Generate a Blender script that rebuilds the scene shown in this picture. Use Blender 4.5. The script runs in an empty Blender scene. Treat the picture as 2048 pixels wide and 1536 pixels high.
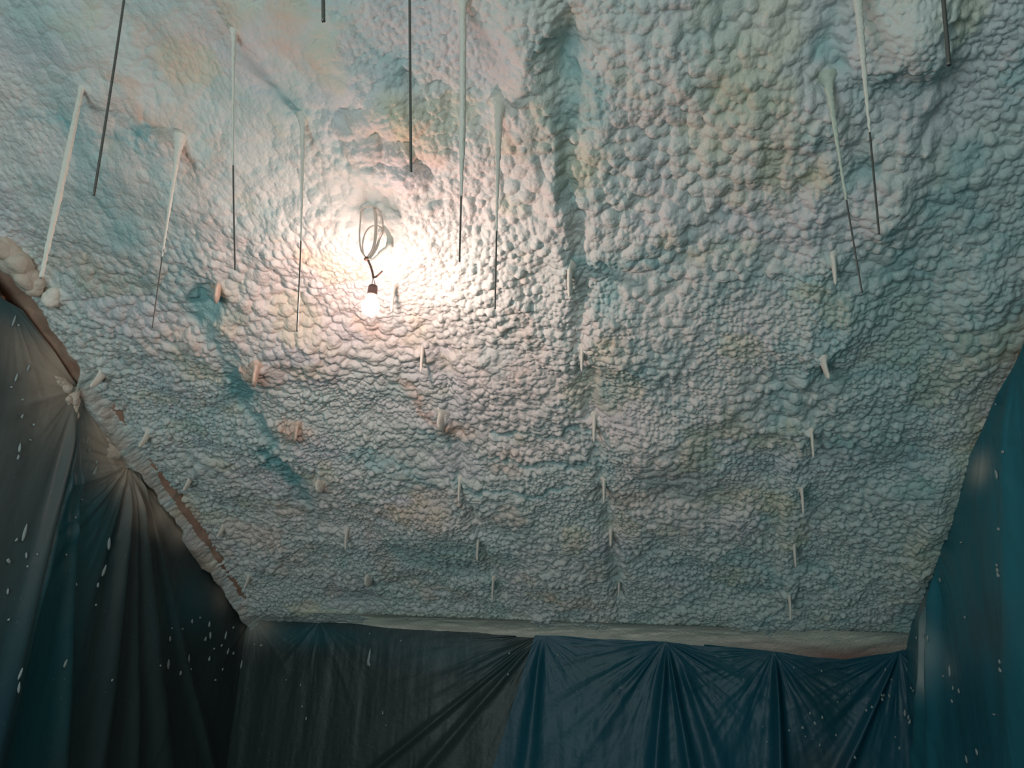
import bpy, bmesh, math, random
import numpy as np
from mathutils import Vector, Matrix
random.seed(7); rng = np.random.default_rng(11)
sc = bpy.context.scene
COL = sc.collection

# ------------------------------------------------------------------ geometry of the place
F = 1650.0                       # focal length in pixels of the 2048 px wide frame
PITCH = math.radians(27)         # slope of the roof
DIST = 2.4                       # distance camera - roof plane
EYE = 1.6
def nz(v): return v / np.linalg.norm(v)
_r = nz(np.array([.9807, .0217, .1944])); _d = np.array([.160, -.715, -.681]); _d = nz(_d - _d.dot(_r) * _r)
_n = np.cross(_r, _d); _n = _n if _n[1] > 0 else -_n
_up = _n * math.cos(PITCH) - _d * math.sin(PITCH); _fw = _d * math.cos(PITCH) + _n * math.sin(PITCH)
ROT = np.array([_r, _fw, _up])
def ray(px, py): return ROT @ np.array([(px - 1024) / F, -(py - 768) / F, -1.0])
CAM = np.array([0, 0, EYE])
SN, CS = math.sin(PITCH), math.cos(PITCH)
NRM = np.array([0, SN, CS])      # roof normal, pointing outwards
TAN = np.array([0, -CS, SN])     # up the slope
def on_roof(px, py, off=0.0):
    v = ray(px, py); return CAM + v * ((DIST - off) / v.dot(NRM))
def at_x(px, py, x): v = ray(px, py); return CAM + v * (x / v[0])
def at_y(px, py, y): v = ray(px, py); return CAM + v * (y / v[1])
def at_z(px, py, z): v = ray(px, py); return CAM + v * ((z - EYE) / v[2])
ORG = np.array([0, 5.05, EYE + DIST / CS - 5.05 * math.tan(PITCH)])   # eave line on the roof plane
def roof_us(px, py):             # pixel -> (x, distance up the slope)
    p = on_roof(px, py); return p[0], (p - ORG).dot(TAN)
def roof_pt(x, s, h=0.0): return ORG + np.array([x, 0, 0]) + TAN * s - NRM * h
XL, XR, YB = -2.72, 1.22, 5.03   # left, right and back wall faces

# ------------------------------------------------------------------ camera, world, lights, exposure
cam = bpy.data.cameras.new('camera'); camo = bpy.data.objects.new('camera', cam); COL.objects.link(camo)
cam.sensor_width = 36; cam.lens = 36 * F / 2048; cam.clip_start = .02
M = Matrix([list(ROT[i]) + [CAM[i]] for i in range(3)] + [[0, 0, 0, 1]]); camo.matrix_world = M
sc.camera = camo
sc.view_settings.view_transform = 'Standard'; sc.view_settings.look = 'None'
sc.view_settings.exposure = 0.0; sc.view_settings.gamma = 1; sc.view_settings.use_curve_mapping = False
w = bpy.data.worlds.new('world'); sc.world = w; w.use_nodes = True
w.node_tree.nodes['Background'].inputs[0].default_value = (.74, .93, .88, 1)
w.node_tree.nodes['Background'].inputs[1].default_value = .46
def area(name, loc, target, size, power, color, sy=None):
    l = bpy.data.lights.new(name, 'AREA'); l.energy = power; l.color = color; l.size = size
    if sy: l.shape = 'RECTANGLE'; l.size_y = sy
    o = bpy.data.objects.new(name, l); COL.objects.link(o); o.location = loc
    o.rotation_euler = (Vector(target) - Vector(loc)).to_track_quat('-Z', 'Y').to_euler()
    return o
area('rear_fill_light', (-1.6, -1.6, 1.5), (-1.2, 2.6, 3.1), 1.6, 47, (.78, .96, 1.0), 1.6)  # unseen cool area light added behind the camera to lift the upper left
BULB_L = 400.0

# ------------------------------------------------------------------ helpers
def mat(name, color=(.8, .8, .8), rough=.6, metal=0.0, emit=None, estr=0, spec=.5):
    m = bpy.data.materials.new(name); m.use_nodes = True
    b = m.node_tree.nodes['Principled BSDF']
    b.inputs['Base Color'].default_value = (*color, 1); b.inputs['Roughness'].default_value = rough
    b.inputs['Metallic'].default_value = metal; b.inputs['Specular IOR Level'].default_value = spec
    if emit: b.inputs['Emission Color'].default_value = (*emit, 1); b.inputs['Emission Strength'].default_value = estr
    return m
def N(m, t, **kw):
    n = m.node_tree.nodes.new(t)
    for k, v in kw.items():
        if k in n.inputs: n.inputs[k].default_value = v
        else: setattr(n, k, v)
    return n
def L(m, a, b): m.node_tree.links.new(a, b)
def bsdf(m): return m.node_tree.nodes['Principled BSDF']
def noise_bump(m, scale, strength, dist=.01, detail=4, voronoi=False):
    tc = N(m, 'ShaderNodeTexCoord')
    t = N(m, 'ShaderNodeTexNoise', Scale=scale, Detail=detail)
    L(m, tc.outputs['Object'], t.inputs['Vector'])
    b = N(m, 'ShaderNodeBump', Strength=strength, Distance=dist)
    L(m, t.outputs[0], b.inputs['Height']); L(m, b.outputs[0], bsdf(m).inputs['Normal'])
    return tc, t, b

def link(o, parent=None):
    COL.objects.link(o)
    if parent: o.parent = parent
    return o
def mesh_obj(name, verts, faces, m, parent=None, smooth=True):
    me = bpy.data.meshes.new(name); me.from_pydata([tuple(v) for v in verts], [], faces)
    if smooth: me.shade_smooth()
    me.materials.append(m)
    return link(bpy.data.objects.new(name, me), parent)
def grid_mesh(name, P, m, attrs=None, parent=None):
    """P: (rows, cols, 3) array"""
    a, b = P.shape[:2]
    me = bpy.data.meshes.new(name)
    me.vertices.add(a * b); me.vertices.foreach_set('co', P.reshape(-1).astype(np.float32))
    idx = np.arange(a * b, dtype=np.int32).reshape(a, b)
    q = np.stack([idx[:-1, :-1], idx[:-1, 1:], idx[1:, 1:], idx[1:, :-1]], -1).reshape(-1)
    nf = (a - 1) * (b - 1)
    me.loops.add(nf * 4); me.loops.foreach_set('vertex_index', q)
    me.polygons.add(nf); me.polygons.foreach_set('loop_start', np.arange(0, nf * 4, 4, dtype=np.int32))
    me.update(calc_edges=True); me.shade_smooth()
    for k, arr in (attrs or {}).items():
        at = me.color_attributes.new(k, 'FLOAT_COLOR', 'POINT')
        at.data.foreach_set('color', np.concatenate([arr.reshape(-1, arr.shape[-1]), np.ones((a * b, 1))], 1).astype(np.float32).reshape(-1))
    me.materials.append(m)
    return link(bpy.data.objects.new(name, me), parent)
def empty(name, loc, label=None, cat=None, group=None, kind=None):
    o = bpy.data.objects.new(name, None); o.empty_display_size = .05; COL.objects.link(o); o.location = loc
    tag(o, label, cat, group, kind); return o
def tag(o, label=None, cat=None, group=None, kind=None):
    if label: o['label'] = label
    if cat: o['category'] = cat
    if group: o['group'] = group
    if kind: o['kind'] = kind
    return o
def tube(pts, rad, seg=10, cap=True, wob=0, seed=0):
    """swept tube; returns verts, faces"""
    rr = random.Random(seed); pts = [Vector(p) for p in pts]; n = len(pts)
    rads = rad if hasattr(rad, '__len__') else [rad] * n
    vs, fs = [], []
    ref = Vector((0.31, .9, .17)).normalized(); side = None
    for i, p in enumerate(pts):
        t = (pts[min(i + 1, n - 1)] - pts[max(i - 1, 0)]).normalized()
        if side is None: side = t.cross(ref).normalized()
        side = (side - t * side.dot(t)).normalized(); up = t.cross(side)
        for k in range(seg):
            a = 2 * math.pi * k / seg; q = rads[i] * (1 + wob * (rr.random() - .5))
            vs.append(p + side * math.cos(a) * q + up * math.sin(a) * q)
    for i in range(n - 1):
        for k in range(seg):
            a = i * seg + k; b = i * seg + (k + 1) % seg
            fs.append((a, b, b + seg, a + seg))
    if cap:
        fs.append(tuple(range(seg - 1, -1, -1))); fs.append(tuple(range((n - 1) * seg, n * seg)))
    return vs, fs
def smooth_path(pts, n=40):
    """Catmull-Rom resample"""
    P = [np.array(p, float) for p in pts]; P = [2 * P[0] - P[1]] + P + [2 * P[-1] - P[-2]]
    out = []; k = len(P) - 3
    for i in range(n):
        u = i / (n - 1) * k; j = min(int(u), k - 1); t = u - j
        a, b, c, d = P[j:j + 4]
        out.append(.5 * ((2 * b) + (-a + c) * t + (2 * a - 5 * b + 4 * c - d) * t * t + (-a + 3 * b - 3 * c + d) * t ** 3))
    return out
def blob(center, rad, seed, sub=3, rough=.25, squash=(1, 1, 1)):
    bm = bmesh.new(); bmesh.ops.create_icosphere(bm, subdivisions=sub, radius=1)
    rr = random.Random(seed); dirs = [(Vector((rr.gauss(0, 1), rr.gauss(0, 1), rr.gauss(0, 1))).normalized(), rr.uniform(.3, 1)) for _ in range(14)]
    for v in bm.verts:
        d = v.co.normalized(); k = 1
        for q, am in dirs: k += rough * am * max(0, d.dot(q) - .72) * 2.2
        v.co = d * k * rad; v.co = Vector((v.co.x * squash[0], v.co.y * squash[1], v.co.z * squash[2])) + Vector(center)
    vs = [v.co.copy() for v in bm.verts]; fs = [[v.index for v in f.verts] for f in bm.faces]; bm.free()
    return vs, fs
def merge(lst):
    V, Fc = [], []
    for v, f in lst:
        o = len(V); V += list(v); Fc += [tuple(i + o for i in q) for q in f]
    return V, Fc

def vnoise(x, y, seed, octaves=1, gain=.5):
    out = np.zeros_like(x); amp = 1; tot = 0
    for o in range(octaves):
        g = np.random.default_rng(seed + o * 101).random((256, 256))
        xi = np.floor(x).astype(int); yi = np.floor(y).astype(int); fx = x - xi; fy = y - yi
        fx = fx * fx * fx * (fx * (fx * 6 - 15) + 10); fy = fy * fy * fy * (fy * (fy * 6 - 15) + 10)
        a = g[xi % 256, yi % 256]; b = g[(xi + 1) % 256, yi % 256]; c = g[xi % 256, (yi + 1) % 256]; d = g[(xi + 1) % 256, (yi + 1) % 256]
        out += amp * ((a * (1 - fx) + b * fx) * (1 - fy) + (c * (1 - fx) + d * fx) * fy); tot += amp
        amp *= gain; x = x * 2.03 + 17.3; y = y * 2.03 + 5.1
    return out / tot
def domes(x, y, cell, seed, fill=.95):
    """pebbly field of rounded, unequal, touching bumps; 0..~1 in units of cell"""
    g = np.random.default_rng(seed); n = 256
    jx = g.random((n, n)); jy = g.random((n, n)); rr = .42 + .5 * g.random((n, n)) ** 1.3; hh = .65 + .5 * g.random((n, n))
    an = g.random((n, n)) * math.pi; el = 1 + .45 * g.random((n, n))
    u = x / cell; v = y / cell; ui = np.floor(u).astype(int); vi = np.floor(v).astype(int)
    best = np.zeros_like(x)
    for du in (-1, 0, 1):
        for dv in (-1, 0, 1):
            a = (ui + du) % n; b = (vi + dv) % n
            dx = u - (ui + du + .15 + .7 * jx[a, b]); dy = v - (vi + dv + .15 + .7 * jy[a, b])
            ca = np.cos(an[a, b]); sa = np.sin(an[a, b])
            p = (dx * ca + dy * sa) / el[a, b]; q = (-dx * sa + dy * ca)
            R = rr[a, b] * fill
            k = 1 - (p * p + q * q) / (R * R)
            best = np.maximum(best, np.maximum(k, 0) ** .62 * R * hh[a, b])
    return best
def sm(e0, e1, x): t = np.clip((x - e0) / (e1 - e0), 0, 1); return t * t * (3 - 2 * t)

# ------------------------------------------------------------------ materials
m_foam = mat('sprayed_foam', (.8, .8, .74), .62, spec=.35)
def foam_nodes(m):
    at = N(m, 'ShaderNodeVertexColor', layer_name='tint')
    L(m, at.outputs[0], bsdf(m).inputs['Base Color'])
    tc = N(m, 'ShaderNodeTexCoord')
    v = N(m, 'ShaderNodeTexVoronoi', Scale=75.0); v.feature = 'SMOOTH_F1'; v.inputs['Smoothness'].default_value = .6
    nn = N(m, 'ShaderNodeTexNoise', Scale=140.0, Detail=3.0)
    L(m, tc.outputs['Object'], v.inputs['Vector']); L(m, tc.outputs['Object'], nn.inputs['Vector'])
    ad = N(m, 'ShaderNodeMath', operation='MULTIPLY_ADD'); ad.inputs[1].default_value = -.9
    L(m, v.outputs['Distance'], ad.inputs[0]); L(m, nn.outputs[0], ad.inputs[2])
    b = N(m, 'ShaderNodeBump', Strength=.45, Distance=.006); L(m, ad.outputs[0], b.inputs['Height'])
    L(m, b.outputs[0], bsdf(m).inputs['Normal'])
foam_nodes(m_foam)
m_coat = mat('foam_coat', (.80, .78, .70), .65, spec=.3); noise_bump(m_coat, 60, .5, .01)
m_coat_g = mat('foam_coat_greenish', (.62, .68, .58), .65, spec=.3); noise_bump(m_coat_g, 60, .5, .01)
m_coat_c = mat('foam_clump_dull', (.62, .56, .47), .7, spec=.3); noise_bump(m_coat_c, 45, .6, .012)
m_coat_s = mat('foam_coat_salmon', (.80, .63, .52), .65, spec=.3); noise_bump(m_coat_s, 60, .5, .01)
m_steel = mat('dull_steel', (.16, .16, .15), .45, .75); noise_bump(m_steel, 400, .4, .002)
m_steel_d = mat('dark_slot', (.02, .02, .02), .6, .3)
m_cable = mat('grey_white_cable', (.62, .55, .48), .5)
m_wire = mat('brown_wire', (.16, .10, .08), .5)
m_socket = mat('lamp_socket', (.22, .13, .11), .45)
m_bulb = mat('lit_bulb', (1, .9, .8), .3, emit=(1.0, .68, .60), estr=BULB_L)
m_wall = mat('bare_wall', (.30, .17, .12), .85)
def wall_nodes(m):
    tc, t, b = noise_bump(m, 9, .4, .02)
    cr = N(m, 'ShaderNodeValToRGB'); cr.color_ramp.elements[0].color = (.30, .17, .12, 1); cr.color_ramp.elements[1].color = (.55, .36, .27, 1)
    cr.color_ramp.elements[0].position = .3; cr.color_ramp.elements[1].position = .7
    L(m, t.outputs[0], cr.inputs[0]); L(m, cr.outputs[0], bsdf(m).inputs['Base Color'])
wall_nodes(m_wall)
m_floor = mat('concrete_floor', (.2, .2, .19), .8); noise_bump(m_floor, 12, .3)
m_fleck = mat('foam_fleck', (.32, .40, .40), .6)
m_film = mat('plastic_film', (.02, .12, .17), .42, spec=.35)
def film_nodes(m):
    at = N(m, 'ShaderNodeVertexColor', layer_name='tint')
    tc = N(m, 'ShaderNodeTexCoord')
    mp = N(m, 'ShaderNodeMapping'); L(m, tc.outputs['Object'], mp.inputs[0])
    t = N(m, 'ShaderNodeTexNoise', Scale=22.0, Detail=5.0, Roughness=.6); L(m, mp.outputs[0], t.inputs[0])
    # very fine dust specks of overspray
    v = N(m, 'ShaderNodeTexVoronoi', Scale=34.0); L(m, tc.outputs['Object'], v.inputs[0])
    cr = N(m, 'ShaderNodeValToRGB'); cr.color_ramp.elements[0].position = .03; cr.color_ramp.elements[1].position = .075
    cr.color_ramp.elements[0].color = (.8, .8, .8, 1); cr.color_ramp.elements[1].color = (0, 0, 0, 1)
    L(m, v.outputs['Distance'], cr.inputs[0])
    mul = N(m, 'ShaderNodeMix'); mul.data_type = 'RGBA'; mul.blend_type = 'MIX'
    L(m, cr.outputs[0], mul.inputs['Factor']); L(m, at.outputs[0], mul.inputs[6]); mul.inputs[7].default_value = (.28, .36, .36, 1)
    L(m, mul.outputs[2], bsdf(m).inputs['Base Color'])
    b = N(m, 'ShaderNodeBump', Strength=.25, Distance=.01); L(m, t.outputs[0], b.inputs['Height']); L(m, b.outputs[0], bsdf(m).inputs['Normal'])
film_nodes(m_film)

# ------------------------------------------------------------------ the foam ceiling
COLX = [-2.49, -1.75, -1.025, -.35, .54]
ROWY = [2.67, 3.045, 3.42, 3.78, 4.18, 4.56]
def pxc(X, S):
    """pixel of a roof-plane point: only used to read colours and lumps off the place at build time"""
    P = ORG[None, None] + X[..., None] * np.array([1, 0, 0]) + S[..., None] * TAN - CAM
    c = P @ ROT
    return 1024 + F * c[..., 0] / -c[..., 2], 768 - F * c[..., 1] / -c[..., 2]
def build_ceiling():
    step = .0037
    xs = np.concatenate([np.arange(XL - .02, XR + .03, step)])
    s_far = np.arange(-.06, 4.25, step); s_near = np.arange(4.27, 7.3, .03)
    ss = np.concatenate([s_far, s_near])
    S, X = np.meshgrid(ss, xs, indexing='ij')
    g = lambda px, py, rx, ry, ang=0.: _g(px, py, rx, ry, ang)
    wx = (vnoise(X * 9, S * 9, 5, 3) - .5) * .16; wy = (vnoise(X * 9, S * 9, 15, 3) - .5) * .16
    wx2 = (vnoise(X * 32, S * 32, 25, 2) - .5) * .05; wy2 = (vnoise(X * 32, S * 32, 35, 2) - .5) * .05
    def _g(px, py, rx, ry, ang, warp=1.0):
        # gaussian on the slope; radii given in metres, angle on the slope
        x0, s0 = roof_us(px, py); a = math.radians(ang)
        dx = X + (wx + wx2) * warp - x0; ds = S + (wy + wy2) * warp - s0
        u = dx * math.cos(a) + ds * math.sin(a); v = -dx * math.sin(a) + ds * math.cos(a)
        return np.exp(-(u / rx) ** 2 - (v / ry) ** 2)
    def streak(pts, wd, warp=1.0):
        q = [roof_us(*p) for p in pts]; best = np.full_like(X, 9.0)
        A = X + (wx + wx2) * warp; B = S + (wy + wy2) * warp
        for (x0, s0), (x1, s1) in zip(q, q[1:]):
            vx, vs = x1 - x0, s1 - s0; t = np.clip(((A - x0) * vx + (B - s0) * vs) / (vx * vx + vs * vs), 0, 1)
            best = np.minimum(best, np.hypot(A - x0 - t * vx, B - s0 - t * vs))
        return np.exp(-(best / wd) ** 2)
    # --- bumps of three sizes
    Xw = X + wx2 * .12; Sw = S * .92 + wy2 * .12
    sm_ = domes(Xw, Sw, .018, 1, .88) * .018; md = domes(Xw + 3, Sw + 3, .031, 2, .86) * .031
    lg = domes(Xw + 7, Sw + 1, .047, 3, .84) * .047; xl = domes(Xw + 2, Sw + 9, .12, 4) * .12
    nA = vnoise(X * 2.6, S * 2.6, 41, 3)
    big = np.clip(sm(.5, .72, nA) + _g(1370, 400, .28, .3, 0) + _g(1400, 250, .4, .3, 0) * .6 + _g(930, 400, .2, .25, 0) * .7 + _g(1000, 730, .2, .2, 0) * .5, 0, 1)
    big *= sm(.7, 1.7, S)
    big *= 1 - np.clip(_g(1150, 650, .16, .35, 0) * 1.4 + _g(1000, 860, .3, .12, 0), 0, 1)
    fine = np.clip(sm(.58, .40, nA) + _g(1170, 640, .16, .4, 0) * 1.2, 0, 1)
    wl = big * .85; ws = fine * (1 - wl); wm = np.clip(1 - wl - ws, 0, 1)
    topl = np.clip(_g(330, 90, 1.0, .6, 0, .3) * 1.3, 0, 1)          # smoother, thinner foam top left
    topl = np.clip(topl + _g(150, 350, .5, .5, 0, .3), 0, 1)
    relief = 1 - .72 * topl
    hb = (ws * sm_ * 1.05 + wm * md * 1.0 + wl * lg * .95) * relief + sm_ * .25 * (1 - topl * .5)
    proud = domes(X + 11, S * .9 + 4, .036, 9, .62) * .036 * 1.25 * np.clip(sm(.42, .6, vnoise(X * 5, S * 5, 43, 2)) , 0, 1) * relief
    hb = np.maximum(hb, hb * .4 + proud)
    hump = np.clip(_g(740, 330, .10, .22, 20, .4) + _g(820, 250, .12, .25, 0, .4) + _g(1830, 110, .10, .16, 0, .4) + _g(1590, 260, .22, .3, 0, .4) + _g(1800, 300, .12, .3, 0, .4), 0, 1)
    hb += hump * xl * .55
    # --- large form
    h = (vnoise(X * 1.7, S * 1.7, 60, 3) - .5) * .12 + (vnoise(X * 6, S * 6, 61, 2) - .5) * .03
    h += .045 * _g(752, 305, .11, .13, 18, .3) + .05 * _g(700, 170, .16, .25, 25, .4) + .04 * _g(600, 40, .3, .14, 0, .5)
    h += .03 * _g(900, 290, .20, .10, 0, .5)
    h += .06 * _g(1050, 130, .07, .25, -10, .4) - .06 * _g(1130, 110, .06, .10, -20, .4) - .03 * streak([(1140, 60), (1145, 400), (1165, 720), (1205, 980), (1240, 1200)], .035, .35)
    h += .025 * streak([(1105, 60), (1118, 400), (1140, 640)], .05, .35)
    h += .11 * _g(1840, 60, .09, .14, 0, .3) + .05 * _g(1760, 60, .12, .22, 0, .4) - .05 * _g(1665, 100, .05, .09, 0, .4) + .04 * _g(1560, 170, .18, .2, 0, .4)
    h += .045 * _g(1800, 330, .10, .30, 0, .4) - .03 * _g(1890, 250, .07, .3, 0, .4) + .04 * _g(1655, 300, .07, .22, 0, .3)
    h += .035 * _g(1690, 655, .065, .16, 5, .15) + .025 * _g(1670, 810, .055, .13, 0, .2)
    h += .028 * streak([(1640, 420), (1612, 700), (1590, 1000), (1572, 1200)], .055, .4)
    h -= .02 * streak([(880, 720), (925, 980), (995, 1200)], .03, .4); h -= .02 * streak([(1200, 1000), (1240, 1230)], .04, .4)
    h -= .018 * streak([(940, 1010), (1005, 1200)], .014, .4)
    h += .03 * streak([(1960, 520), (1900, 900), (1830, 1200)], .09, .5)
    h -= .06 * _g(745, 400, .07, .07, 0, .2)
    # smooth valleys between bumpy bands
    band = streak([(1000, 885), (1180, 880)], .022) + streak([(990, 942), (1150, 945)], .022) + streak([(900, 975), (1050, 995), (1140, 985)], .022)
    smooth = np.clip(band * .8 + _g(1205, 590, .07, .10, 0) * .5 + _g(490, 790, .06, .1, 0) * .9 + streak([(385, 590), (430, 670), (480, 760), (520, 860), (590, 1010)], .045) * .8 + _g(405, 600, .08, .09, 0), 0, 1)
    hb *= 1 - .75 * smooth; h -= .012 * smooth
    h += 0
    # straps: foam heaped round their feet
    for i, cx in enumerate(COLX):
        for ry in ROWY:
            s0 = (5.05 - ry) / CS; h += .022 * np.exp(-((X - cx) / .035) ** 2 - ((S - s0) / .05) ** 2)
    # towards the eave the foam runs out smooth
    ed = sm(.30, .02, S + wy * .6); hb *= 1 - .85 * ed
    h = h * (1 - .8 * ed)
    el = sm(XL + .16, XL + .02, X + wx * .3); hb *= 1 - .6 * el
    er = sm(XR - .14, XR - .01, X + wx * .3)
    h = (h + hb - .042) * (1 - .75 * np.maximum(el, er * .6)) - .02 * el - .012 * er
    yw = 5.05 - S * CS
    expw = .10 * sm(2.3, 2.6, yw) * sm(3.16, 3.02, yw) + ( .045) * sm(3.55, 3.65, yw) * sm(4.2, 4.1, yw) + .035 * sm(4.35, 4.45, yw)
    ex = sm(.03, -.03, X - XL - expw + .03 * (vnoise(X * 12, S * 12, 88, 3) - .5)) * (expw > .02)
    cover = sm(XL + .14, XL + .06, X) * (1 - ex) * sm(.0, .06, .10 - expw * .6)
    h = h * (1 - ex) - .07 * ex + .055 * cover * (1 - ex) * (yw > 2.0)
    h = np.where(h > .075, .075 + (h - .075) * .6, h)
    # --- colour of the foam (spray batches, thin bluish coats, ochre skins, plus bulb shade painted in as teal)
    cream = np.array([.80, .77, .735]); grey = np.array([.60, .71, .68]); teal = np.array([.30, .55, .56]); sal = np.array([.80, .50, .36]); och = np.array([.72, .66, .42]); lil = np.array([.70, .68, .74])
    C = np.ones(X.shape + (3,)) * cream
    def mix(k, c):
        nonlocal C
        k = np.clip(k, 0, 1)[..., None]; C = C * (1 - k) + c * k
    nB = vnoise(X * 1.6, S * 1.6, 77, 4); nC = vnoise(X * 7, S * 7, 78, 4); nD = vnoise(X * 3.1, S * 3.1, 79, 4)
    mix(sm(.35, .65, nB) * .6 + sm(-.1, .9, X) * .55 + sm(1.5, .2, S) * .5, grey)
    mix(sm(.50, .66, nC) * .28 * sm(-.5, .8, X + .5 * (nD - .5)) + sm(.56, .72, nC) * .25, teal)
    mix(sm(.55, .7, nD) * .35, lil); mix(sm(.62, .75, vnoise(X * 4, S * 4, 90, 4)) * .35, och)
    mix(sm(.60, .75, vnoise(X * 5, S * 5, 95, 4)) * .25 * sm(.3, -.5, X), sal)
    T = streak([(385, 590), (420, 650), (480, 760), (520, 860), (590, 1010)], .05) * .8 + _g(405, 600, .09, .09, 0) + _g(480, 790, .07, .1, 0) + _g(550, 930, .07, .14, 0) * .9  # teal where lumps and hollows shade the bulb, painted into the foam colour
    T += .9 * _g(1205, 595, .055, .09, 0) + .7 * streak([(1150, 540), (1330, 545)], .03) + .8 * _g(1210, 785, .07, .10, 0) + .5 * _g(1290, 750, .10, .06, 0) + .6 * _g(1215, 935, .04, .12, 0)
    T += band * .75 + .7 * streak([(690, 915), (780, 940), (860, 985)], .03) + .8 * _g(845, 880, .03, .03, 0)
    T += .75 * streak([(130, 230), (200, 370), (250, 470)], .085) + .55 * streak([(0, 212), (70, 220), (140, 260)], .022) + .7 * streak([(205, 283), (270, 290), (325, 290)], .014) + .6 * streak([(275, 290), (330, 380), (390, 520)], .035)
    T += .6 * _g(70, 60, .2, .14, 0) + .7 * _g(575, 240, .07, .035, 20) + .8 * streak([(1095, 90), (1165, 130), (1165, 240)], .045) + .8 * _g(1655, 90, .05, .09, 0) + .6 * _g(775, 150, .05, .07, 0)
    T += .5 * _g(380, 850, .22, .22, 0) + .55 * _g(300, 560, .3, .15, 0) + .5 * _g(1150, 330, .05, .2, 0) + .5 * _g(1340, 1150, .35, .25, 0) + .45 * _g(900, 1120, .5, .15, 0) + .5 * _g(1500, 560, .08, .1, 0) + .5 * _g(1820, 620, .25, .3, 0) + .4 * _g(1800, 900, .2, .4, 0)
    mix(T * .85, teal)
    Sl = .8 * _g(520, 745, .05, .05, 0) + .8 * _g(592, 868, .06, .06, 0) + .7 * streak([(820, 800), (860, 850), (905, 880)], .03) + .5 * _g(1255, 1000, .13, .06, 0) + .6 * _g(650, 985, .05, .05, 0) + .6 * streak([(235, 190), (262, 250)], .03) + .5 * streak([(262, 250), (320, 285)], .018) + .5 * _g(585, 70, .06, .1, 0) + .5 * _g(355, 320, .04, .09, 0) + .4 * _g(450, 590, .06, .05, 0) + .5 * _g(925, 1010, .025, .06, 0)
    mix(Sl * .75, sal)
    mix(.6 * _g(795, 235, .06, .06, 0) + .5 * _g(1480, 190, .12, .2, 0) + .5 * _g(1180, 350, .04, .1, 0) + .5 * _g(1560, 330, .08, .1, 0) + .4 * _g(1480, 1010, .2, .08, 0) + .5 * _g(1950, 900, .06, .3, 0) + .4 * _g(1850, 1100, .12, .2, 0), och)
    mix(.55 * _g(1120, 230, .06, .35, 0) + .35 * ed, np.array([.52, .60, .52]))
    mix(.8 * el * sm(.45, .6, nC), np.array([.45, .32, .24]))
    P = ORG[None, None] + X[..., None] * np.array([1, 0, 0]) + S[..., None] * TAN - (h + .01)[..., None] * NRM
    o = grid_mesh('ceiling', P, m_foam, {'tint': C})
    tag(o, 'sloping ceiling covered in lumpy cream sprayed foam with teal shade painted in', 'ceiling', kind='structure')
    # sampler for hanging things
    si = lambda x, s: float(h[min(max(int(round((s + .06) / step)), 0), len(s_far) - 1), min(max(int(round((x - xs[0]) / step)), 0), len(xs) - 1)]) + .01
    return si
foam_h = build_ceiling()
def surf(x, y):
    """point on the foam skin under roof position (x, y)"""
    s = (5.05 - y) / CS; return roof_pt(x, s, foam_h(x, s))

def left_beam():
    n = 300; ys = np.linspace(1.8, YB - .02, n); V, Fc = [], []
    for y in ys:
        s_ = (5.05 - y) / CS; wv = .01 * math.sin(y * 7) + .006 * math.sin(y * 23)
        for x, h in ((XL, .0), (XL + .05, -.006 + wv * .4), (XL + .13, -.022 + wv * .3), (XL + .15, -.07), (XL, -.08)):
            V.append(roof_pt(x, s_, h))
    for i in range(n - 1):
        for k in range(5):
            a = i * 5 + k; b = i * 5 + (k + 1) % 5; Fc.append((a, b, b + 5, a + 5))
    o = mesh_obj('trim_2', V, Fc, m_wall); tag(o, 'reddish brown timber board along the left edge of the slope', 'board', kind='structure')
left_beam()
# roof deck over the foam, walls, floor
def quad_box(name, pts, thick, m, label, kind='structure', cat=None):
    pts = [Vector(p) for p in pts]; nrm = (pts[1] - pts[0]).cross(pts[2] - pts[0]).normalized() * thick
    vs = pts + [p + nrm for p in pts]
    fs = [(0, 1, 2, 3), (7, 6, 5, 4), (0, 4, 5, 1), (1, 5, 6, 2), (2, 6, 7, 3), (3, 7, 4, 0)]
    o = mesh_obj(name, vs, fs, m, smooth=False); tag(o, label, cat or name.split('_')[0], kind=kind); return o
YN = -1.4
def zr(y): return EYE + DIST / CS - y * math.tan(PITCH) + .10
quad_box('wall_left', [(XL, YN, 0), (XL, YB, 0), (XL, YB, zr(YB)), (XL, YN, zr(YN))], -.12, m_wall, 'bare reddish brown left wall showing above the plastic')
quad_box('wall_right', [(XR, YB, 0), (XR, YN, 0), (XR, YN, zr(YN)), (XR, YB, zr(YB))], -.12, m_wall, 'right wall hidden behind blue plastic')
quad_box('wall_back', [(XL, YB, 0), (XR, YB, 0), (XR, YB, zr(YB)), (XL, YB, zr(YB))], -.12, m_wall, 'low back wall under the eave behind plastic')
quad_box('floor', [(XL, YN, 0), (XR, YN, 0), (XR, YB, 0), (XL, YB, 0)], -.1, m_floor, 'bare concrete floor')

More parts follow.
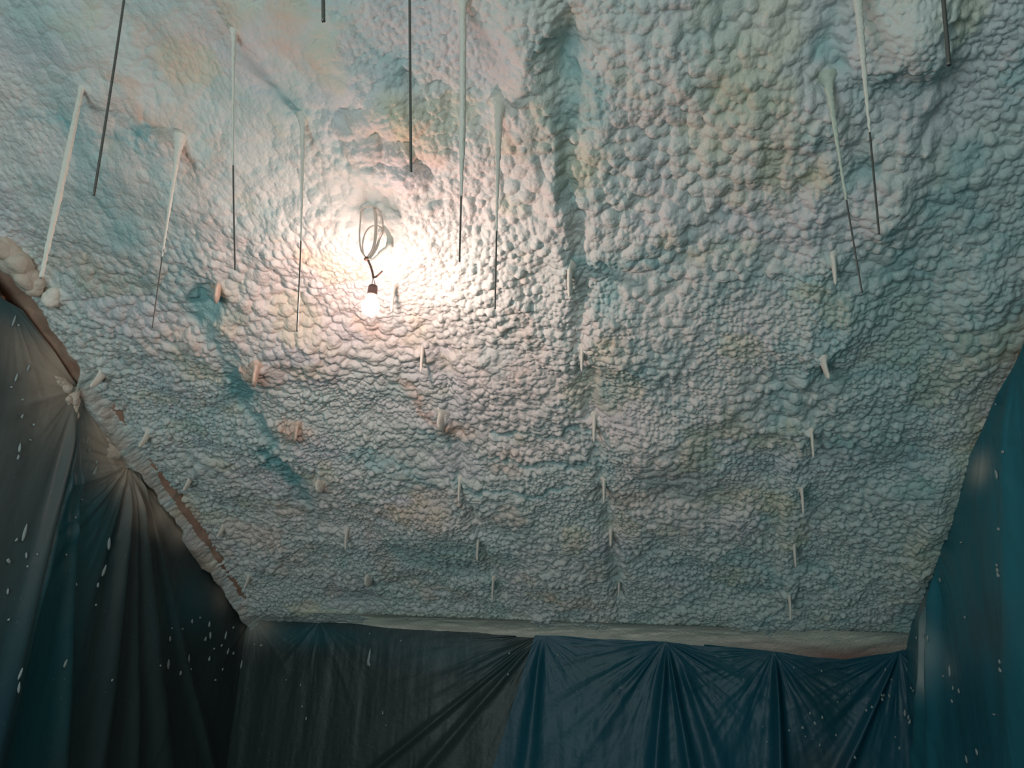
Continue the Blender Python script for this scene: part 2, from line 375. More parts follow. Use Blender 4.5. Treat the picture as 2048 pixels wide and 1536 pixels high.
# ------------------------------------------------------------------ smooth foam band between slope and back wall
def eave_band():
    top = [(495, 1212), (600, 1214), (800, 1222), (950, 1228), (1085, 1236), (1250, 1246), (1400, 1252), (1545, 1262), (1700, 1268), (1810, 1262)]
    bot = [(495, 1230), (640, 1238), (780, 1254), (960, 1266), (1085, 1274), (1200, 1282), (1330, 1288), (1450, 1298), (1545, 1308), (1620, 1320), (1690, 1326), (1750, 1316), (1810, 1306)]
    xs = np.linspace(XL, XR, 500)
    bp = np.array([at_y(x, y, YB - .02) for x, y in bot]); zb = np.interp(xs, bp[:, 0], bp[:, 2])
    rows = []; n = 22
    s_top = .23
    nn = vnoise(xs * 3, xs * 0, 8, 3)
    for j in range(n):
        t = j / (n - 1)
        top_p = np.stack([xs, 0 * xs + (ORG + TAN * s_top - NRM * .0)[1], 0 * xs + (ORG + TAN * s_top - NRM * .0)[2]], -1)
        mid = np.stack([xs, 0 * xs + YB - .06, zb + .07 + .02 * nn], -1)
        low = np.stack([xs, 0 * xs + YB - .015, zb - .03], -1)
        P = (1 - t) ** 2 * top_p + 2 * t * (1 - t) * mid + t * t * low
        P[:, 1] -= .012 * np.sin(t * math.pi) * (vnoise(xs * 9 + j * .25, xs * 0 + j * .4, 9, 3) * 2)
        rows.append(P)
    P = np.array(rows); C = np.ones(P.shape) * np.array([.74, .74, .64])
    t = np.linspace(0, 1, n)[:, None] * np.ones(500)[None]
    pink = sm(.3, .7, t) * (sm(-.05, .5, xs) * (.5 + .5 * np.exp(-((xs - .85) / .22) ** 2)))[None]
    C = C * (1 - pink[..., None] * .8) + np.array([.26, .10, .08]) * pink[..., None] * .8
    gn = vnoise(P[..., 0] * 6, P[..., 2] * 30, 66, 3)[..., None]; C *= .85 + .3 * gn
    o = grid_mesh('trim_1', P, m_foam, {'tint': C}); tag(o, 'smooth foam covered beam along the eave above the back sheet', 'beam', kind='structure')
eave_band()

# ------------------------------------------------------------------ plastic sheets
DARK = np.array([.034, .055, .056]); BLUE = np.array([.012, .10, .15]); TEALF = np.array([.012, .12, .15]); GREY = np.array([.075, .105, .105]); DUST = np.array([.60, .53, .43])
def sheet(name, plane, t0f, t1f, top, pins, label, base, paint=(), folds=(), amp=.02, off=.03, zlow=.05, seed=0, nt=420, nzv=520):
    """plane: 'L','R','B'; t runs along the wall; top: pixel polyline; pins: pixel points where the film is nailed"""
    if plane == 'B': hit = lambda px, py: (lambda p: (p[0], p[2]))(at_y(px, py, YB - off))
    elif plane == 'L': hit = lambda px, py: (lambda p: (p[1], p[2]))(at_x(px, py, XL + off))
    else: hit = lambda px, py: (lambda p: (p[1], p[2]))(at_x(px, py, XR - off))
    tp = sorted(hit(*p) for p in top); tx = [p[0] for p in tp]; tz = [p[1] for p in tp]
    V = np.linspace(0, 1, nzv)[:, None] ** 1.25 * np.ones(nt)[None]; U = np.ones(nzv)[:, None] * np.linspace(0, 1, nt)[None]
    # left/right borders may lean: functions of the drop below the edge
    Tt = t0f(0) + (t1f(0) - t0f(0)) * U
    slope = (tz[-1] - tz[0]) / (tx[-1] - tx[0]); sl = -math.tan(PITCH) if plane != 'B' else 0
    Zt = np.interp(Tt, tx, tz); Zt = np.where(Tt < tx[0], tz[0] + (Tt - tx[0]) * sl, Zt); Zt = np.where(Tt > tx[-1], tz[-1] + (Tt - tx[-1]) * sl, Zt)
    T = t0f(V) + (t1f(V) - t0f(V)) * U
    Z = Zt * (1 - V) + zlow * V
    dd = np.zeros_like(T); drop = Zt - Z
    rg = np.random.default_rng(seed)
    for k, pn in enumerate(pins):
        px, py, rad, st = (list(pn) + [.6, 1.0])[:4] if len(pn) < 4 else pn
        a, b = hit(px, py); dx = T - a; dz = Z - b; r = np.hypot(dx, dz) + 1e-4; th = np.arctan2(dx, -dz)
        f = np.zeros_like(r)
        for q in range(5):
            c = rg.uniform(-1.3, 1.3); wdt = rg.uniform(.04, .16); f += rg.uniform(.4, 1) * np.exp(-((th - c) / wdt) ** 2)
        f += .7 * (vnoise(th * 7 + 30, r * 2.2, seed + k + 5, 3) - .5) * 2
        dd += st * amp * 1.15 * np.minimum(r / .22, 1) * np.exp(-(r / rad) * 1.6) * f
    dd += amp * 1.6 * (vnoise(T * 4.5, Z * .45, seed + 50, 3) - .5) * sm(0, .4, drop)
    dd += amp * .5 * (vnoise(T * 14, Z * 1.6, seed + 51, 3) - .5) * sm(0, .2, drop)
    for (p0, p1, wd, am) in folds:
        (a, b), (c, e) = hit(*p0), hit(*p1)
        k = np.clip((Z - b) / (e - b), 0, 3); xc = a + (c - a) * k; wv = wd * (.25 + .75 * np.clip(k, 0, 1.5))
        fd = np.exp(-((T - xc) / wv) ** 2) * am * sm(-.02, .25, k) * (Z < b + .02)
        dd += fd
    C = np.ones(T.shape + (3,)) * np.array(base)
    wn = vnoise(T * 5, Z * 5, seed + 70, 4); w1 = (wn - .5) * .35; w2 = (vnoise(T * 5 + 9, Z * 5, seed + 71, 4) - .5) * .35
    for (px, py, rx, rz, col, k) in paint:
        a, b = hit(px, py)
        e = np.exp(-(((T + w1 * rx * 1.5 - a) / rx) ** 2 + ((Z + w2 * rz * 1.5 - b) / rz) ** 2)) * k
        C = C * (1 - e[..., None]) + np.array(col) * e[..., None]
    C *= (.8 + .4 * vnoise(T * 3, Z * 1.5, seed + 80, 4))[..., None]
    o_ = np.clip(off + dd * .9 + .012, .006, .14)
    if plane == 'B': P = np.stack([T, YB - o_, Z], -1)
    elif plane == 'L': P = np.stack([XL + o_, T, Z], -1)
    else: P = np.stack([XR - o_, T, Z], -1)
    root = empty(name, tuple(P[-1, nt // 2]), label, 'plastic sheet')
    Q = P - P[-1, nt // 2]
    o = grid_mesh('film', Q, m_film, {'tint': C}, root)
    sheet.info = dict(root=root, hit=hit, plane=plane, T=T[0], P=P, C0=P[-1, nt // 2], T2=T, Z2=Z)
    return root
def flecks(info, spots, seed):
    """foam droplets stuck on a sheet: list of (px, py, length px, width px, lean)"""
    rr = random.Random(seed); root = info['root']; P = info['P']; T2 = info['T2']; Z2 = info['Z2']; C0 = info['C0']
    for (px, py, ln, wd) in spots:
        a, b = info['hit'](px, py); c, e = info['hit'](px, py + ln); f_, g_ = info['hit'](px + wd, py)
        k = np.argmin((T2 - a) ** 2 + (Z2 - b) ** 2); i, j = divmod(int(k), T2.shape[1]); p = P[i, j]
        H = max(abs(e - b) * .85, .004); W = min(max(abs(f_ - a) * .75, .0032), .016)
        vs, fs = blob((0, 0, 0), 1, rr.randint(0, 9999), 2, .5)
        lean = rr.uniform(-.25, .25); out = []
        for v in vs:
            z = v.z * H * .5; t = v.x * W * .5 * (1 - .3 * v.z) + z * lean; d = v.y * .004
            if info['plane'] == 'B': q = np.array([t, -abs(.004) + d, z])
            elif info['plane'] == 'L': q = np.array([.004 + d, t, z])
            else: q = np.array([-.004 + d, t, z])
            out.append(q + p - C0)
        mesh_obj('foam_fleck', out, fs, m_fleck, root)

K = lambda v: (lambda V: v + 0 * V)
def tL(px, py): return at_x(px, py, XL + .03)[1]
def tR(px, py): return at_x(px, py, XR - .03)[1]
def tB(px, py): return at_y(px, py, YB - .03)[0]
# left wall, near sheet: from behind the camera to the pin at (150,790)
tj = tL(152, 785)
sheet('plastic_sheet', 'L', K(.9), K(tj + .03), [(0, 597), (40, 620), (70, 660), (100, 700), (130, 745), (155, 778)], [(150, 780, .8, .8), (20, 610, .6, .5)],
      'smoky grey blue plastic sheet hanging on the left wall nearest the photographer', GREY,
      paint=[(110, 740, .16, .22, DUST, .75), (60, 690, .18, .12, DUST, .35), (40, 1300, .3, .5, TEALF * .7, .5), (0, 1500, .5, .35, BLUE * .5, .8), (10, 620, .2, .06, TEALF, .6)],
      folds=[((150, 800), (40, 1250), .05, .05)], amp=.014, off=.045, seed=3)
flecks(sheet.info, [(22, 642, 26, 5), (30, 650, 6, 5), (51, 735, 16, 4), (27, 755, 20, 4), (18, 775, 5, 4), (38, 832, 12, 4), (33, 895, 22, 4), (30, 915, 12, 4), (62, 850, 6, 3), (42, 1065, 32, 7), (28, 1080, 8, 4),
    (12, 1122, 10, 9), (45, 1112, 14, 3), (46, 1133, 5, 3), (60, 1108, 5, 4), (10, 1182, 14, 4), (16, 1345, 24, 5), (13, 1375, 24, 5), (8, 1240, 6, 3), (38, 800, 5, 3), (55, 880, 4, 4)], 1)
# left wall, far sheet up to the corner
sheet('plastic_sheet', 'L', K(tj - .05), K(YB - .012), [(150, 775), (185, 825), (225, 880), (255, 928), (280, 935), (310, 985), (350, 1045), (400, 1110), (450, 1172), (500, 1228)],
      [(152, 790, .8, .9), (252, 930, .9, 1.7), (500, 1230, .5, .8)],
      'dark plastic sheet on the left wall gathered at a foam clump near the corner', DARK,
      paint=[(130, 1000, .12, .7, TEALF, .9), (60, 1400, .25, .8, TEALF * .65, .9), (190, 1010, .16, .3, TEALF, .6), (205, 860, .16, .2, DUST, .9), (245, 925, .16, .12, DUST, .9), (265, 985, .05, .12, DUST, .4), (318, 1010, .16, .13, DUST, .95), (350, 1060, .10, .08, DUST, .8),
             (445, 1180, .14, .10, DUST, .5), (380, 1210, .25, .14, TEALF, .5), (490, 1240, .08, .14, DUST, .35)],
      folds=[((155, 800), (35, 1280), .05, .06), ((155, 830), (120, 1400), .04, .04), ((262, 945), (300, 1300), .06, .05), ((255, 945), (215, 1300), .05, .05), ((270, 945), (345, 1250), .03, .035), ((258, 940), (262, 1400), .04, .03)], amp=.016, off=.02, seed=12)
flecks(sheet.info, [(208, 1088, 28, 5), (200, 1142, 26, 6), (184, 1170, 10, 5), (146, 1168, 8, 4), (183, 942, 22, 7), (186, 925, 8, 4), (167, 880, 16, 4), (172, 900, 10, 3), (183, 1210, 5, 4), (128, 1110, 5, 4), (137, 1035, 5, 4), (116, 1326, 18, 5), (203, 1358, 6, 4),
    (335, 1278, 12, 5), (380, 1243, 10, 4), (414, 1248, 12, 5), (415, 1272, 14, 4), (406, 1278, 10, 4), (445, 1272, 16, 12), (438, 1291, 6, 5), (422, 1297, 5, 4), (450, 1302, 14, 4), (463, 1306, 8, 5), (374, 1317, 20, 6), (331, 1328, 24, 6), (413, 1317, 10, 5), (478, 1328, 20, 12), (357, 1347, 10, 5), (440, 1338, 6, 4),
    (494, 1309, 8, 4), (497, 1297, 5, 4), (461, 1255, 6, 4), (338, 1256, 4, 4), (361, 1258, 4, 4), (371, 1338, 5, 3), (424, 1360, 5, 4), (396, 1235, 4, 3), (300, 1330, 4, 3), (130, 850, 4, 4), (160, 1000, 4, 4)], 2)
# back wall, left sheet
t_split = tB(1085, 1268)
t_low = tB(1000, 1536); z_top = at_y(1085, 1268, YB - .03)[2]; z_lo = at_y(1000, 1536, YB - .03)[2]
lean = (t_low - t_split) / ((z_top - z_lo) / (z_top - .05))
def t_lean(V): return t_split + lean * np.minimum(V, 1)
BT = [(500, 1230), (640, 1236), (780, 1252), (960, 1264), (1085, 1268), (1200, 1278), (1330, 1281), (1450, 1293), (1545, 1301), (1620, 1314), (1690, 1319), (1750, 1310), (1800, 1300)]
sheet('plastic_sheet', 'B', K(XL + .012), lambda V: t_lean(V) + .03, BT, [(1083, 1268, 1.2, 1.6), (640, 1240, .5, .6), (505, 1232, .4, .6)],
      'dark grey green plastic sheet on the back wall left of the nail knob', np.array([.026, .043, .043]),
      paint=[(620, 1270, .5, .07, TEALF, .6), (900, 1310, .35, .10, TEALF, .5), (520, 1250, .12, .12, DUST, .4), (880, 1400, .3, .3, GREY * .75, .6)],
      folds=[((1080, 1272), (800, 1500), .04, .02), ((1080, 1272), (900, 1480), .04, .02)], amp=.012, off=.02, seed=21)
flecks(sheet.info, [(740, 1312, 34, 5), (740, 1328, 8, 8), (1019, 1349, 5, 4), (768, 1425, 8, 3), (742, 1222 + 45, 4, 4), (1035, 1495, 8, 3), (582 + 25, 1412, 5, 4), (615, 1436, 8, 4), (575, 1360, 4, 3), (604, 1370, 5, 3), (480 + 45, 1290, 5, 6), (512, 1289, 4, 4), (1020, 1307, 4, 4), (804, 1282, 4, 4), (694 + 80, 1450, 4, 3)], 3)
# back wall, right sheet
sheet('plastic_sheet', 'B', lambda V: t_lean(V) - .04, K(XR - .012), BT, [(1085, 1269, .5, .8), (1330, 1282, .9, 1.4), (1546, 1302, .8, 1.4), (1797, 1302, .9, 1.6)],
      'deep blue plastic sheet on the back wall pinned in scallops along the eave', BLUE * .85,
      paint=[(1200, 1340, .25, .14, TEALF * .8, .7), (1460, 1340, .16, .14, TEALF * .8, .6), (1650, 1400, .18, .16, TEALF * .6, .8), (1150, 1450, .2, .2, TEALF * .8, .5), (1640, 1520, .2, .10, DARK, .5)],
      folds=[((1332, 1290), (1315, 1500), .04, .05), ((1336, 1290), (1370, 1480), .03, .04), ((1550, 1310), (1558, 1536), .035, .07), ((1793, 1308), (1710, 1490), .03, .05), ((1360, 1320), (1440, 1536), .06, .03), ((1085, 1280), (1060, 1500), .05, .03)], amp=.016, off=.035, seed=33)
flecks(sheet.info, [(1618, 1426, 7, 5), (1642, 1433, 7, 5), (1629, 1446, 7, 6), (1603, 1454, 7, 6), (1577, 1460, 6, 5), (1671, 1469, 6, 4), (1609, 1472, 4, 3), (1638, 1489, 8, 4), (1705, 1512, 7, 6), (1798, 1495, 7, 5), (1768, 1339, 7, 4), (1782, 1359, 5, 5), (1765, 1390, 6, 6), (1762, 1397, 8, 6), (1776, 1391, 9, 5), (1758, 1390, 5, 4), (1740, 1413, 5, 7),
    (1731, 1420, 7, 5), (1816, 1433, 10, 5), (1819, 1443, 10, 6), (1808, 1425, 16, 5), (1586, 1335, 5, 4), (1642, 1342, 5, 4), (1487, 1359, 5, 3), (1242, 1376, 5, 4), (1155, 1382, 4, 3), (1790, 1474, 5, 4), (1668, 1369, 4, 3), (1697, 1387, 4, 3), (1674, 1403, 4, 3), (1525, 1453, 4, 3), (1533, 1482, 4, 4), (1624, 1478, 4, 3), (1116, 1310, 4, 4)], 4)
# right wall
RT = [(1800, 1300), (1830, 1225), (1850, 1150), (1872, 1080), (1900, 1025), (1925, 965), (1950, 905), (1985, 830), (2015, 770), (2048, 705)]
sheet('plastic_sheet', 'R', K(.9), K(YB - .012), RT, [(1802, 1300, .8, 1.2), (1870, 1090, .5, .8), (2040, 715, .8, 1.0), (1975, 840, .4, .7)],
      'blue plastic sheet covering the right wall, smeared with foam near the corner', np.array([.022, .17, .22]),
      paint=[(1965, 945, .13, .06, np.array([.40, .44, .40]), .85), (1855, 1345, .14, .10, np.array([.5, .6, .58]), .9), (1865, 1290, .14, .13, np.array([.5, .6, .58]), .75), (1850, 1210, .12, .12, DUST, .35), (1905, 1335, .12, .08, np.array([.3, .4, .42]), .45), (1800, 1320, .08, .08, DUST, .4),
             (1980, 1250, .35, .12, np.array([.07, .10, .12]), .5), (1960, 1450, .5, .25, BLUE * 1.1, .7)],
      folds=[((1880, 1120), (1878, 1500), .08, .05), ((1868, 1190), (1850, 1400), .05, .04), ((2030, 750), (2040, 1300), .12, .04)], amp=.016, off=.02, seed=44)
flecks(sheet.info, [(2008, 950, 22, 6), (2009, 1140, 10, 5), (2012, 1150, 14, 4), (2007, 1130, 6, 4), (2030, 1058, 8, 4), (1888, 1160, 10, 3), (1864, 1219, 10, 5), (1882, 1278, 14, 4), (1841, 1276, 8, 4), (1864, 1270, 14, 6), (1905, 1345, 24, 6), (1911, 1378, 10, 4), (1924, 1382, 10, 3), (2030, 1342, 10, 4), (2028, 1325, 10, 3), (1962, 1504, 14, 5),
    (1941, 1518, 16, 3), (1938, 1235, 6, 4), (1910, 1402, 8, 4), (1835, 1381, 6, 5), (1828, 1376, 6, 4), (2002, 808 + 0, 4, 3), (1894, 1352, 5, 3), (1930, 1085, 4, 4), (2036, 905, 8, 4), (1999, 1430, 4, 4)], 5)

# foam clumps caught at the upper edge of the left sheets, and the nail knob of the back sheet
def clump(label, pts, seed, m=m_coat, name='foam_clump'):
    parts = [blob((0, 0, 0), 1, seed + i, 4, .6) for i in range(len(pts))]
    base = np.array(pts[0][0]); out = []
    for (c, r, sq), (vs, fs) in zip(pts, parts):
        out.append(([Vector((v.x * r * sq[0], v.y * r * sq[1], v.z * r * sq[2])) + Vector(np.array(c) - base) for v in vs], fs))
    V, Fc = merge(out); o = mesh_obj(name, V, Fc, m); o.location = base; tag(o, label, 'foam clump'); return o
P = lambda px, py, o=.03: at_x(px, py, XL + o)
clump('cream foam clump gathering the left plastic sheet into a pin point', [(P(262, 915), .07, (.6, 1.2, .7)), (P(240, 900), .055, (.5, 1.3, .8)), (P(282, 925), .06, (.5, 1.2, .7)), (P(305, 930, .07), .05, (.6, 1.1, .8)), (P(225, 880), .045, (.5, 1.2, .7)), (P(262, 895), .06, (.5, 1.4, .7))], 3, m_coat_c)
clump('ragged pale foam scrap hanging where the two left sheets meet', [(P(148, 790, .06), .028, (.6, 1, 1.2)), (P(152, 812, .06), .018, (.5, .8, 1.7)), (P(140, 800, .06), .02, (.5, 1, 1)), (P(155, 832, .06), .010, (.5, .8, 1.2)), (P(135, 775, .06), .022, (.6, 1.5, .8)), (P(125, 762, .06), .018, (.6, 1.8, .8))], 13, m_coat_c)
kn = at_y(1085, 1264, YB - .045)
clump('small round foam knob pinning the back sheet to the eave', [(kn, .018, (1.3, .8, .6))], 23, m_coat_g)
clump('rounded foam lump on the ceiling beside the left wall, biggest there', [(P(52, 555, .17), .05, (.8, 1.1, .8)), (P(32, 530, .16), .05, (.8, 1.3, .9)), (P(68, 572, .18), .038, (.9, .9, .8)), (P(12, 500, .15), .05, (.8, 1.4, .9))], 31, m_coat_c, 'foam_lump')
clump('cream foam lump beside the tip of the leftmost coated rod', [(P(122, 583, .22), .05, (.9, 1, .9)), (P(102, 600, .22), .03, (.9, .9, 1)), (P(135, 598, .22), .035, (1, 1, .9))], 37, m_coat, 'foam_lump')

# ------------------------------------------------------------------ hanger straps coated with foam
def outline(L_, W, bend, taper, rnd, n=22):
    """tongue in the slope's own plane of travel: returns centre line points (a along -normal, b up slope) and half widths"""
    pts = []
    for i in range(n):
        t = i / (n - 1); a = L_ * t; b = bend * t * t; wv = W * (1.0 - taper * t + .5 * math.exp(-(t / .12) ** 2)) * math.sqrt(max(4e-3, 1 - max(0, (t - rnd) / (1 - rnd)) ** 2))
        pts.append((a, b, wv))
    return pts
def strap_mesh(L_, W, th, bend, seed, taper=.45, rnd=.75, seg=14, wob=.12):
    rr = random.Random(seed); vs, fs = [], []; o = outline(L_, W, bend, taper, rnd); n_ = len(o)
    dn = Vector((0, -SN * .55, -CS)).normalized() # hangs between the slope's normal and straight down
    along = Vector((0, 1, 0)) - dn * dn.y; along.normalize()
    for i, (a, b, wv) in enumerate(o):
        for k in range(seg):
            g = 2 * math.pi * k / seg; q = 1 + wob * (rr.random() - .5)
            vs.append(dn * a + along * (b + math.cos(g) * wv * q) + Vector((math.sin(g) * th * q * (1.25 - .6 * i / n_ + 1.6 * math.exp(-(i / 2.2) ** 2)) * math.sqrt(max(.02, 1 - max(0, (i / (n_ - 1) - .85) / .15) ** 2)), 0, 0)))
    for i in range(len(o) - 1):
        for k in range(seg):
            x = i * seg + k; y = i * seg + (k + 1) % seg; fs.append((x, y, y + seg, x + seg))
    fs.append(tuple(range(seg - 1, -1, -1))); fs.append(tuple(range((len(o) - 1) * seg, len(o) * seg)))
    return vs, fs
protos = []
for v in range(4):
    ps = []
    L_ = [.085, .100, .062, .09][v]; W = [.019, .015, .034, .017][v]; th = [.007, .0055, .009, .0065][v]
    ps.append(('foam_coating', mesh_obj('foam_coating', *strap_mesh(L_, W, th, [-.022, .024, -.008, .018][v], v + 1, [.45, .5, -.15, .4][v], [.75, .7, .4, .7][v]), m_coat)))
    # metal strip showing at the top of the tongue
    dn = Vector((0, -SN * .55, -CS)).normalized(); al = (Vector((0, 1, 0)) - dn * dn.y).normalized()
    vs = []
    for a in (-.02, .034):
        for b in (-.024, -.006):
            for x in (-.0012, .0012): vs.append(dn * a + al * (b + W) * 1 + al * .012 + Vector((x - .004, 0, 0)))
    fs = [(0, 1, 3, 2), (4, 6, 7, 5), (0, 4, 5, 1), (2, 3, 7, 6), (0, 2, 6, 4), (1, 5, 7, 3)]
    ps.append(('metal_strap', mesh_obj('metal_strap', vs, fs, m_steel, smooth=False)))
    protos.append(ps)
ordn = ['lowest', 'second', 'third', 'fourth', 'fifth', 'sixth']
coln = ['leftmost', 'second', 'third', 'fourth', 'rightmost']
used = set()
OBS = {0: [(115, 575), (205, 745), (295, 868), (375, 968), (440, 1068), (495, 1160)], 1: [(432, 580), (515, 735), (590, 862), (640, 970), (690, 1072), (735, 1165)],
       2: [(785, 575), (840, 712), (880, 852), (918, 972), (955, 1088), (985, 1172)], 3: [(1140, 540), (1163, 707), (1187, 853), (1208, 973), (1220, 1083), (1237, 1183)],
       4: [(1665, 510), (1643, 703), (1622, 858), (1603, 978), (1590, 1100), (1578, 1190)]}
looks = {(1, 0): 'coin-like salmon', (1, 1): 'broad salmon', (1, 2): 'orange-stained', (1, 3): 'pinkish', (2, 1): 'pale hooked', (4, 0): 'bright cream'}
for c in range(5):
    for k in range(6):
        if (c, k) == (0, 0): continue
        x, y = roof_us(*OBS[c][k]); yy = 5.05 - y * CS
        p = surf(x, yy); v = [0, 2, 1, 3, 1][c] if random.random() < .65 else random.randrange(4)
        if c == 1 and k < 4: v = 2
        lk = looks.get((c, k), 'small cream')
        r = empty('hanger_strap', tuple(p + NRM * .02), f'{lk} foam-coated hanger strap, {ordn[5 - k]} up from the eave in the {coln[c]} column', 'hanger strap', 'foam-coated hanger straps sticking out of the slope')
        r.rotation_euler = (0, 0, random.uniform(-.12, .12) + (.45 if c == 1 and k < 3 else 0)); sc_ = random.uniform(1.1, 1.4); r.scale = (sc_,) * 3
        for nm, pr in protos[v]:
            q = pr.copy(); COL.objects.link(q)
            q.parent = r
            if c == 1 and k < 3 and nm == 'foam_coating':
                q.data = q.data.copy(); q.data.materials[0] = m_coat_s
        used.add(v)
for v, ps in enumerate(protos):
    for _, q in ps: bpy.data.objects.remove(q)

# ------------------------------------------------------------------ threaded hanging rods
def rod(label, top_px, tip_px, r=.0032, coat=None, to_roof=False, coupling=None, matc=m_coat, full=False):
    tt = on_roof(*top_px) if top_px[1] > -50 else None
    tip0 = at_z(*tip_px, EYE + .965)
    if tt is None or to_roof:
        # straight up from the tip along the seen direction
        tip = tip0; tp = at_y(*top_px, tip[1]); d = (tp - tip); d = d / d[2]
        zt = zr(tip[1]) - .10; top = tip + d * (zt - tip[2])
    else:
        y = .5 * (tt[1] + tip0[1]); tip = at_y(*tip_px, y); top = tt.copy()
        dr = (top - tip) / np.linalg.norm(top - tip); t = .1
        while t < 2.0:
            q = tip + dr * t - ORG
            if -q.dot(NRM) < foam_h(q[0], q.dot(TAN)): break
            t += .004
        top = tip + dr * (t + .012)      # the rod goes into the foam skin here
    root = empty('hanging_rod', tuple(top), label, 'threaded rod', 'rods hanging from the upper slope')
    n = 200; Ls = np.linalg.norm(tip - top); pts = [(tip - top) * (i / (n - 1)) for i in range(n)]
    bend = random.uniform(-.006, .006)
    pts = [p + np.array([bend * math.sin(math.pi * i / (n - 1)), 0, 0]) for i, p in enumerate(pts)]
    o = mesh_obj('rod', *tube(pts, [r * (1.0 + .10 * (i % 2)) for i in range(n)], 8), m_steel, root)
    if coat:
        # (fraction along, radius) profile of the foam that ran down the rod
        m = 60; cp, cr = [], []; f1 = coat[-1][0]; nnz = [random.uniform(.88, 1.12) for _ in range(m)]
        for i in range(m):
            f = f1 * i / (m - 1); cp.append(pts[min(int(f * (n - 1)), n - 1)] + np.array([random.uniform(-.0008, .0008), 0, 0])); cr.append(max((1 + .8 * math.exp(-(f / .035) ** 2)) * np.interp(f, [c[0] for c in coat], [c[1] for c in coat]) * nnz[i], r * 1.05))
        mesh_obj('foam_coating', *tube(cp, cr, 12, True, .15, 5), matc, root)
    if coupling is not None:
        i = int(coupling * (n - 1)); mesh_obj('coupling', *tube([pts[i - 3], pts[i + 3]], .0055, 8), m_steel, root)
    return root
rod('long dark threaded rod near the left wall, in front of the teal streak', (245, 0), (188, 390), .0030, to_roof=True, matc=m_coat)
rod('short dark rod end entering from above, left of the tall centre rod', (645, -300), (647, 43), .0029)
rod('dark rod with a coupling partway, hanging just right of the bulb cable', (819, -200), (822, 343), .0028, coupling=.50, coat=[(0, .012), (.3, .006), (.5, .0042)], matc=m_coat_g)
rod('long thin rod left of the bulb, its tip level with the cable knot', (468, 75), (470, 540), .0022, coat=[(0, .008), (.25, .0045), (.6, .0032)])
rod('rod nearest the bulb on the left, foam cone at its top', (605, 265), (594, 663), .0023, coat=[(0, .012), (.06, .010), (.25, .006), (.6, .0028)])
rod('rod thickly coated in foam over its upper half, right of the bulb', (925, 20), (919, 523), .0024, coat=[(0, .022), (.05, .011), (.25, .009), (.45, .009), (.58, .009), (.68, .0055), (.78, .003)])
rod('foam-coned rod beside the thick coated one, reaching lowest right of the bulb', (997, 230), (990, 618), .0024, coat=[(0, .020), (.05, .017), (.12, .013), (.3, .008), (.5, .0045), (.65, .003)])
rod('thin rod slanting right with a foam cone on top, ending lowest at the right', (1655, 155), (1724, 585), .0022, coat=[(0, .016), (.1, .010), (.35, .005), (.6, .0032)], matc=m_coat_g)
rod('long thin rod at the right, foam running down from the picture top', (1712, -40), (1758, 467), .0024, coat=[(0, .016), (.25, .009), (.5, .005), (.65, .003)])
rod('short dark rod entering from above beside the big foam lump at right', (1878, -60), (1898, 130), .0034, to_roof=True)
rod('white rod wholly coated in foam, leftmost of all', (160, 190), (82, 555), .0024, coat=[(0, .006), (.1, .0085), (.4, .010), (.7, .0095), (.9, .0065), (1.0, .0055)])
rod('thin tapering rod with a broad foam fin at its top, near the left wall', (358, 290), (305, 655), .0020, coat=[(0, .016), (.06, .014), (.2, .008), (.45, .0045), (.65, .0024)])

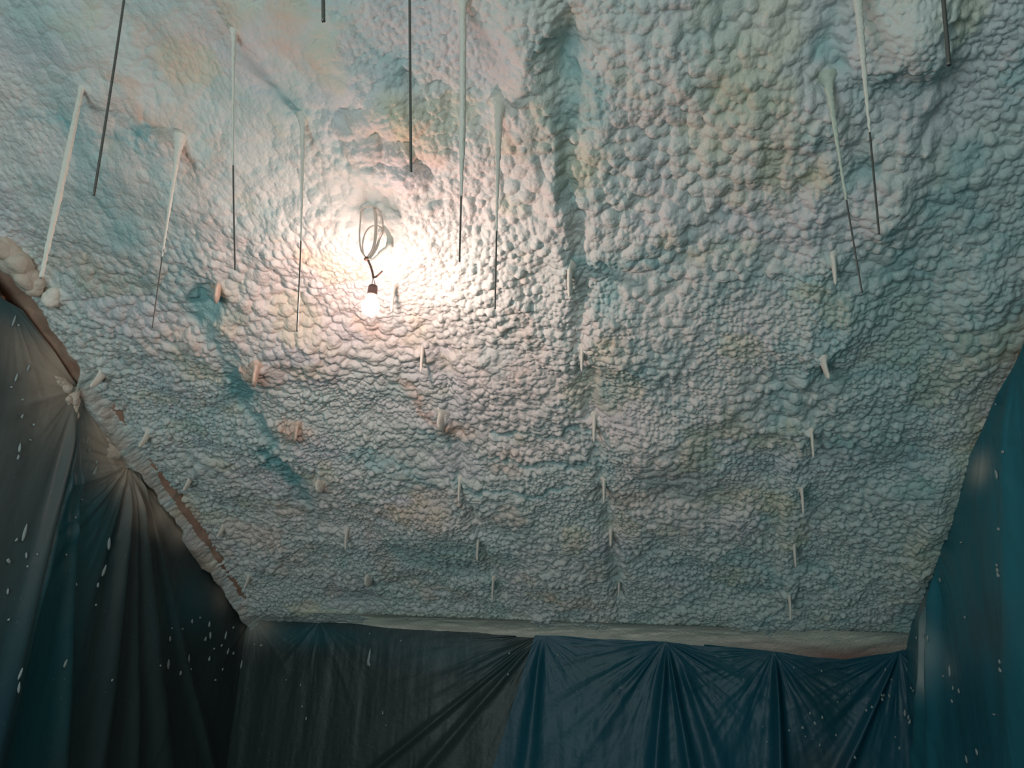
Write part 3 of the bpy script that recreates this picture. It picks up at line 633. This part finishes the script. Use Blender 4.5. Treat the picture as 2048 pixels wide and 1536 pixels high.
# ------------------------------------------------------------------ bare bulb on its looped cable
def lamp():
    YB_ = float(at_y(740, 620, 1.0)[1]) * 0 + (ray(740, 620) * (2.77))[1]
    A = lambda px, py, dy=0: at_y(px, py, YB_ + dy)
    base = A(742, 400, .0)
    root = empty('bare_bulb_lamp', tuple(base), 'lit bare bulb hanging from a looped pale cable below the foam', 'lamp')
    R_ = lambda lst, n=60: smooth_path([A(*p) - base for p in lst], n)
    def tb(name, lst, r, m, n=60, parent=root): return mesh_obj(name, *tube(R_(lst, n), r, 10), m, parent)
    tb('cable', [(742, 380, .06), (744, 405, .03), (750, 425), (752, 450), (750, 480), (745, 500), (737, 513), (733, 519)], .0052, m_cable)
    tb('cable_loop', [(731, 514), (722, 500), (719, 470), (721, 440), (722, 422), (730, 414), (742, 412), (754, 417), (763, 432), (766, 450), (764, 463, -.02), (757, 480), (748, 503), (735, 517)], .0028, m_cable, 90)
    tb('cable_loop', [(727, 512), (725, 490), (729, 470), (738, 456), (751, 451), (762, 455), (766, 462), (760, 477), (753, 498), (742, 514), (734, 519)], .0028, m_cable, 90)
    # foam-thickened loop of cable at the right
    path = R_([(766, 450), (772, 460), (779, 474), (780, 488), (774, 498), (762, 505), (753, 514), (744, 519), (734, 517)], 40)
    pr = [.0035 + .0075 * math.exp(-((i - 15) / 9.0) ** 2) + .002 * random.random() for i in range(40)]
    mesh_obj('foam_coating', *tube(path, pr, 12, True, .25, 3), m_coat, root)
    cx = A(733, 518) - base
    mesh_obj('cable_tie', *blob(cx, .0095, 4, 2, .3, (1, .8, .8)), m_wire, root)
    tb('black_wire', [(736, 521), (741, 532), (745, 545), (747, 556)], .0040, m_wire, 24)
    tb('wire_tail', [(746, 554), (751, 554), (758, 549), (765, 542)], .0034, m_wire, 20)
    tb('thin_wire', [(746, 555), (745, 563), (743, 572)], .0013, m_wire, 12)
    tb('thin_wire', [(747, 556), (749, 564), (751, 572)], .0013, m_wire, 12)
    # socket + bulb share an axis leaning a little
    p0 = A(746.5, 571) - base; p1 = A(740, 622) - base; ax = (p1 - p0) / np.linalg.norm(p1 - p0)
    def lathe(name, prof, m):
        pts = [p0 + ax * a for a, _ in prof]
        return mesh_obj(name, *tube(pts, [b for _, b in prof], 28), m, root)
    lathe('socket', [(-.002, .004), (0, .013), (.003, .0155), (.012, .0165), (.03, .0172), (.034, .0185), (.040, .0185), (.0405, .015)], m_socket)
    s = .043
    prof = []
    for i in range(26):
        t = i / 25; a = math.pi * t; R0 = .0295; c = .040 + .012 + R0 * .98
        z = c - R0 * 1.0 * math.cos(a); q = R0 * math.sin(a)
        if z < c - .012: q = max(q, .0135 + (z - .04) * .55)
        prof.append((max(z, .040), max(q, .0006)))
    lathe('glass_bulb', prof, m_bulb)
lamp()
print('objects', len(bpy.data.objects))
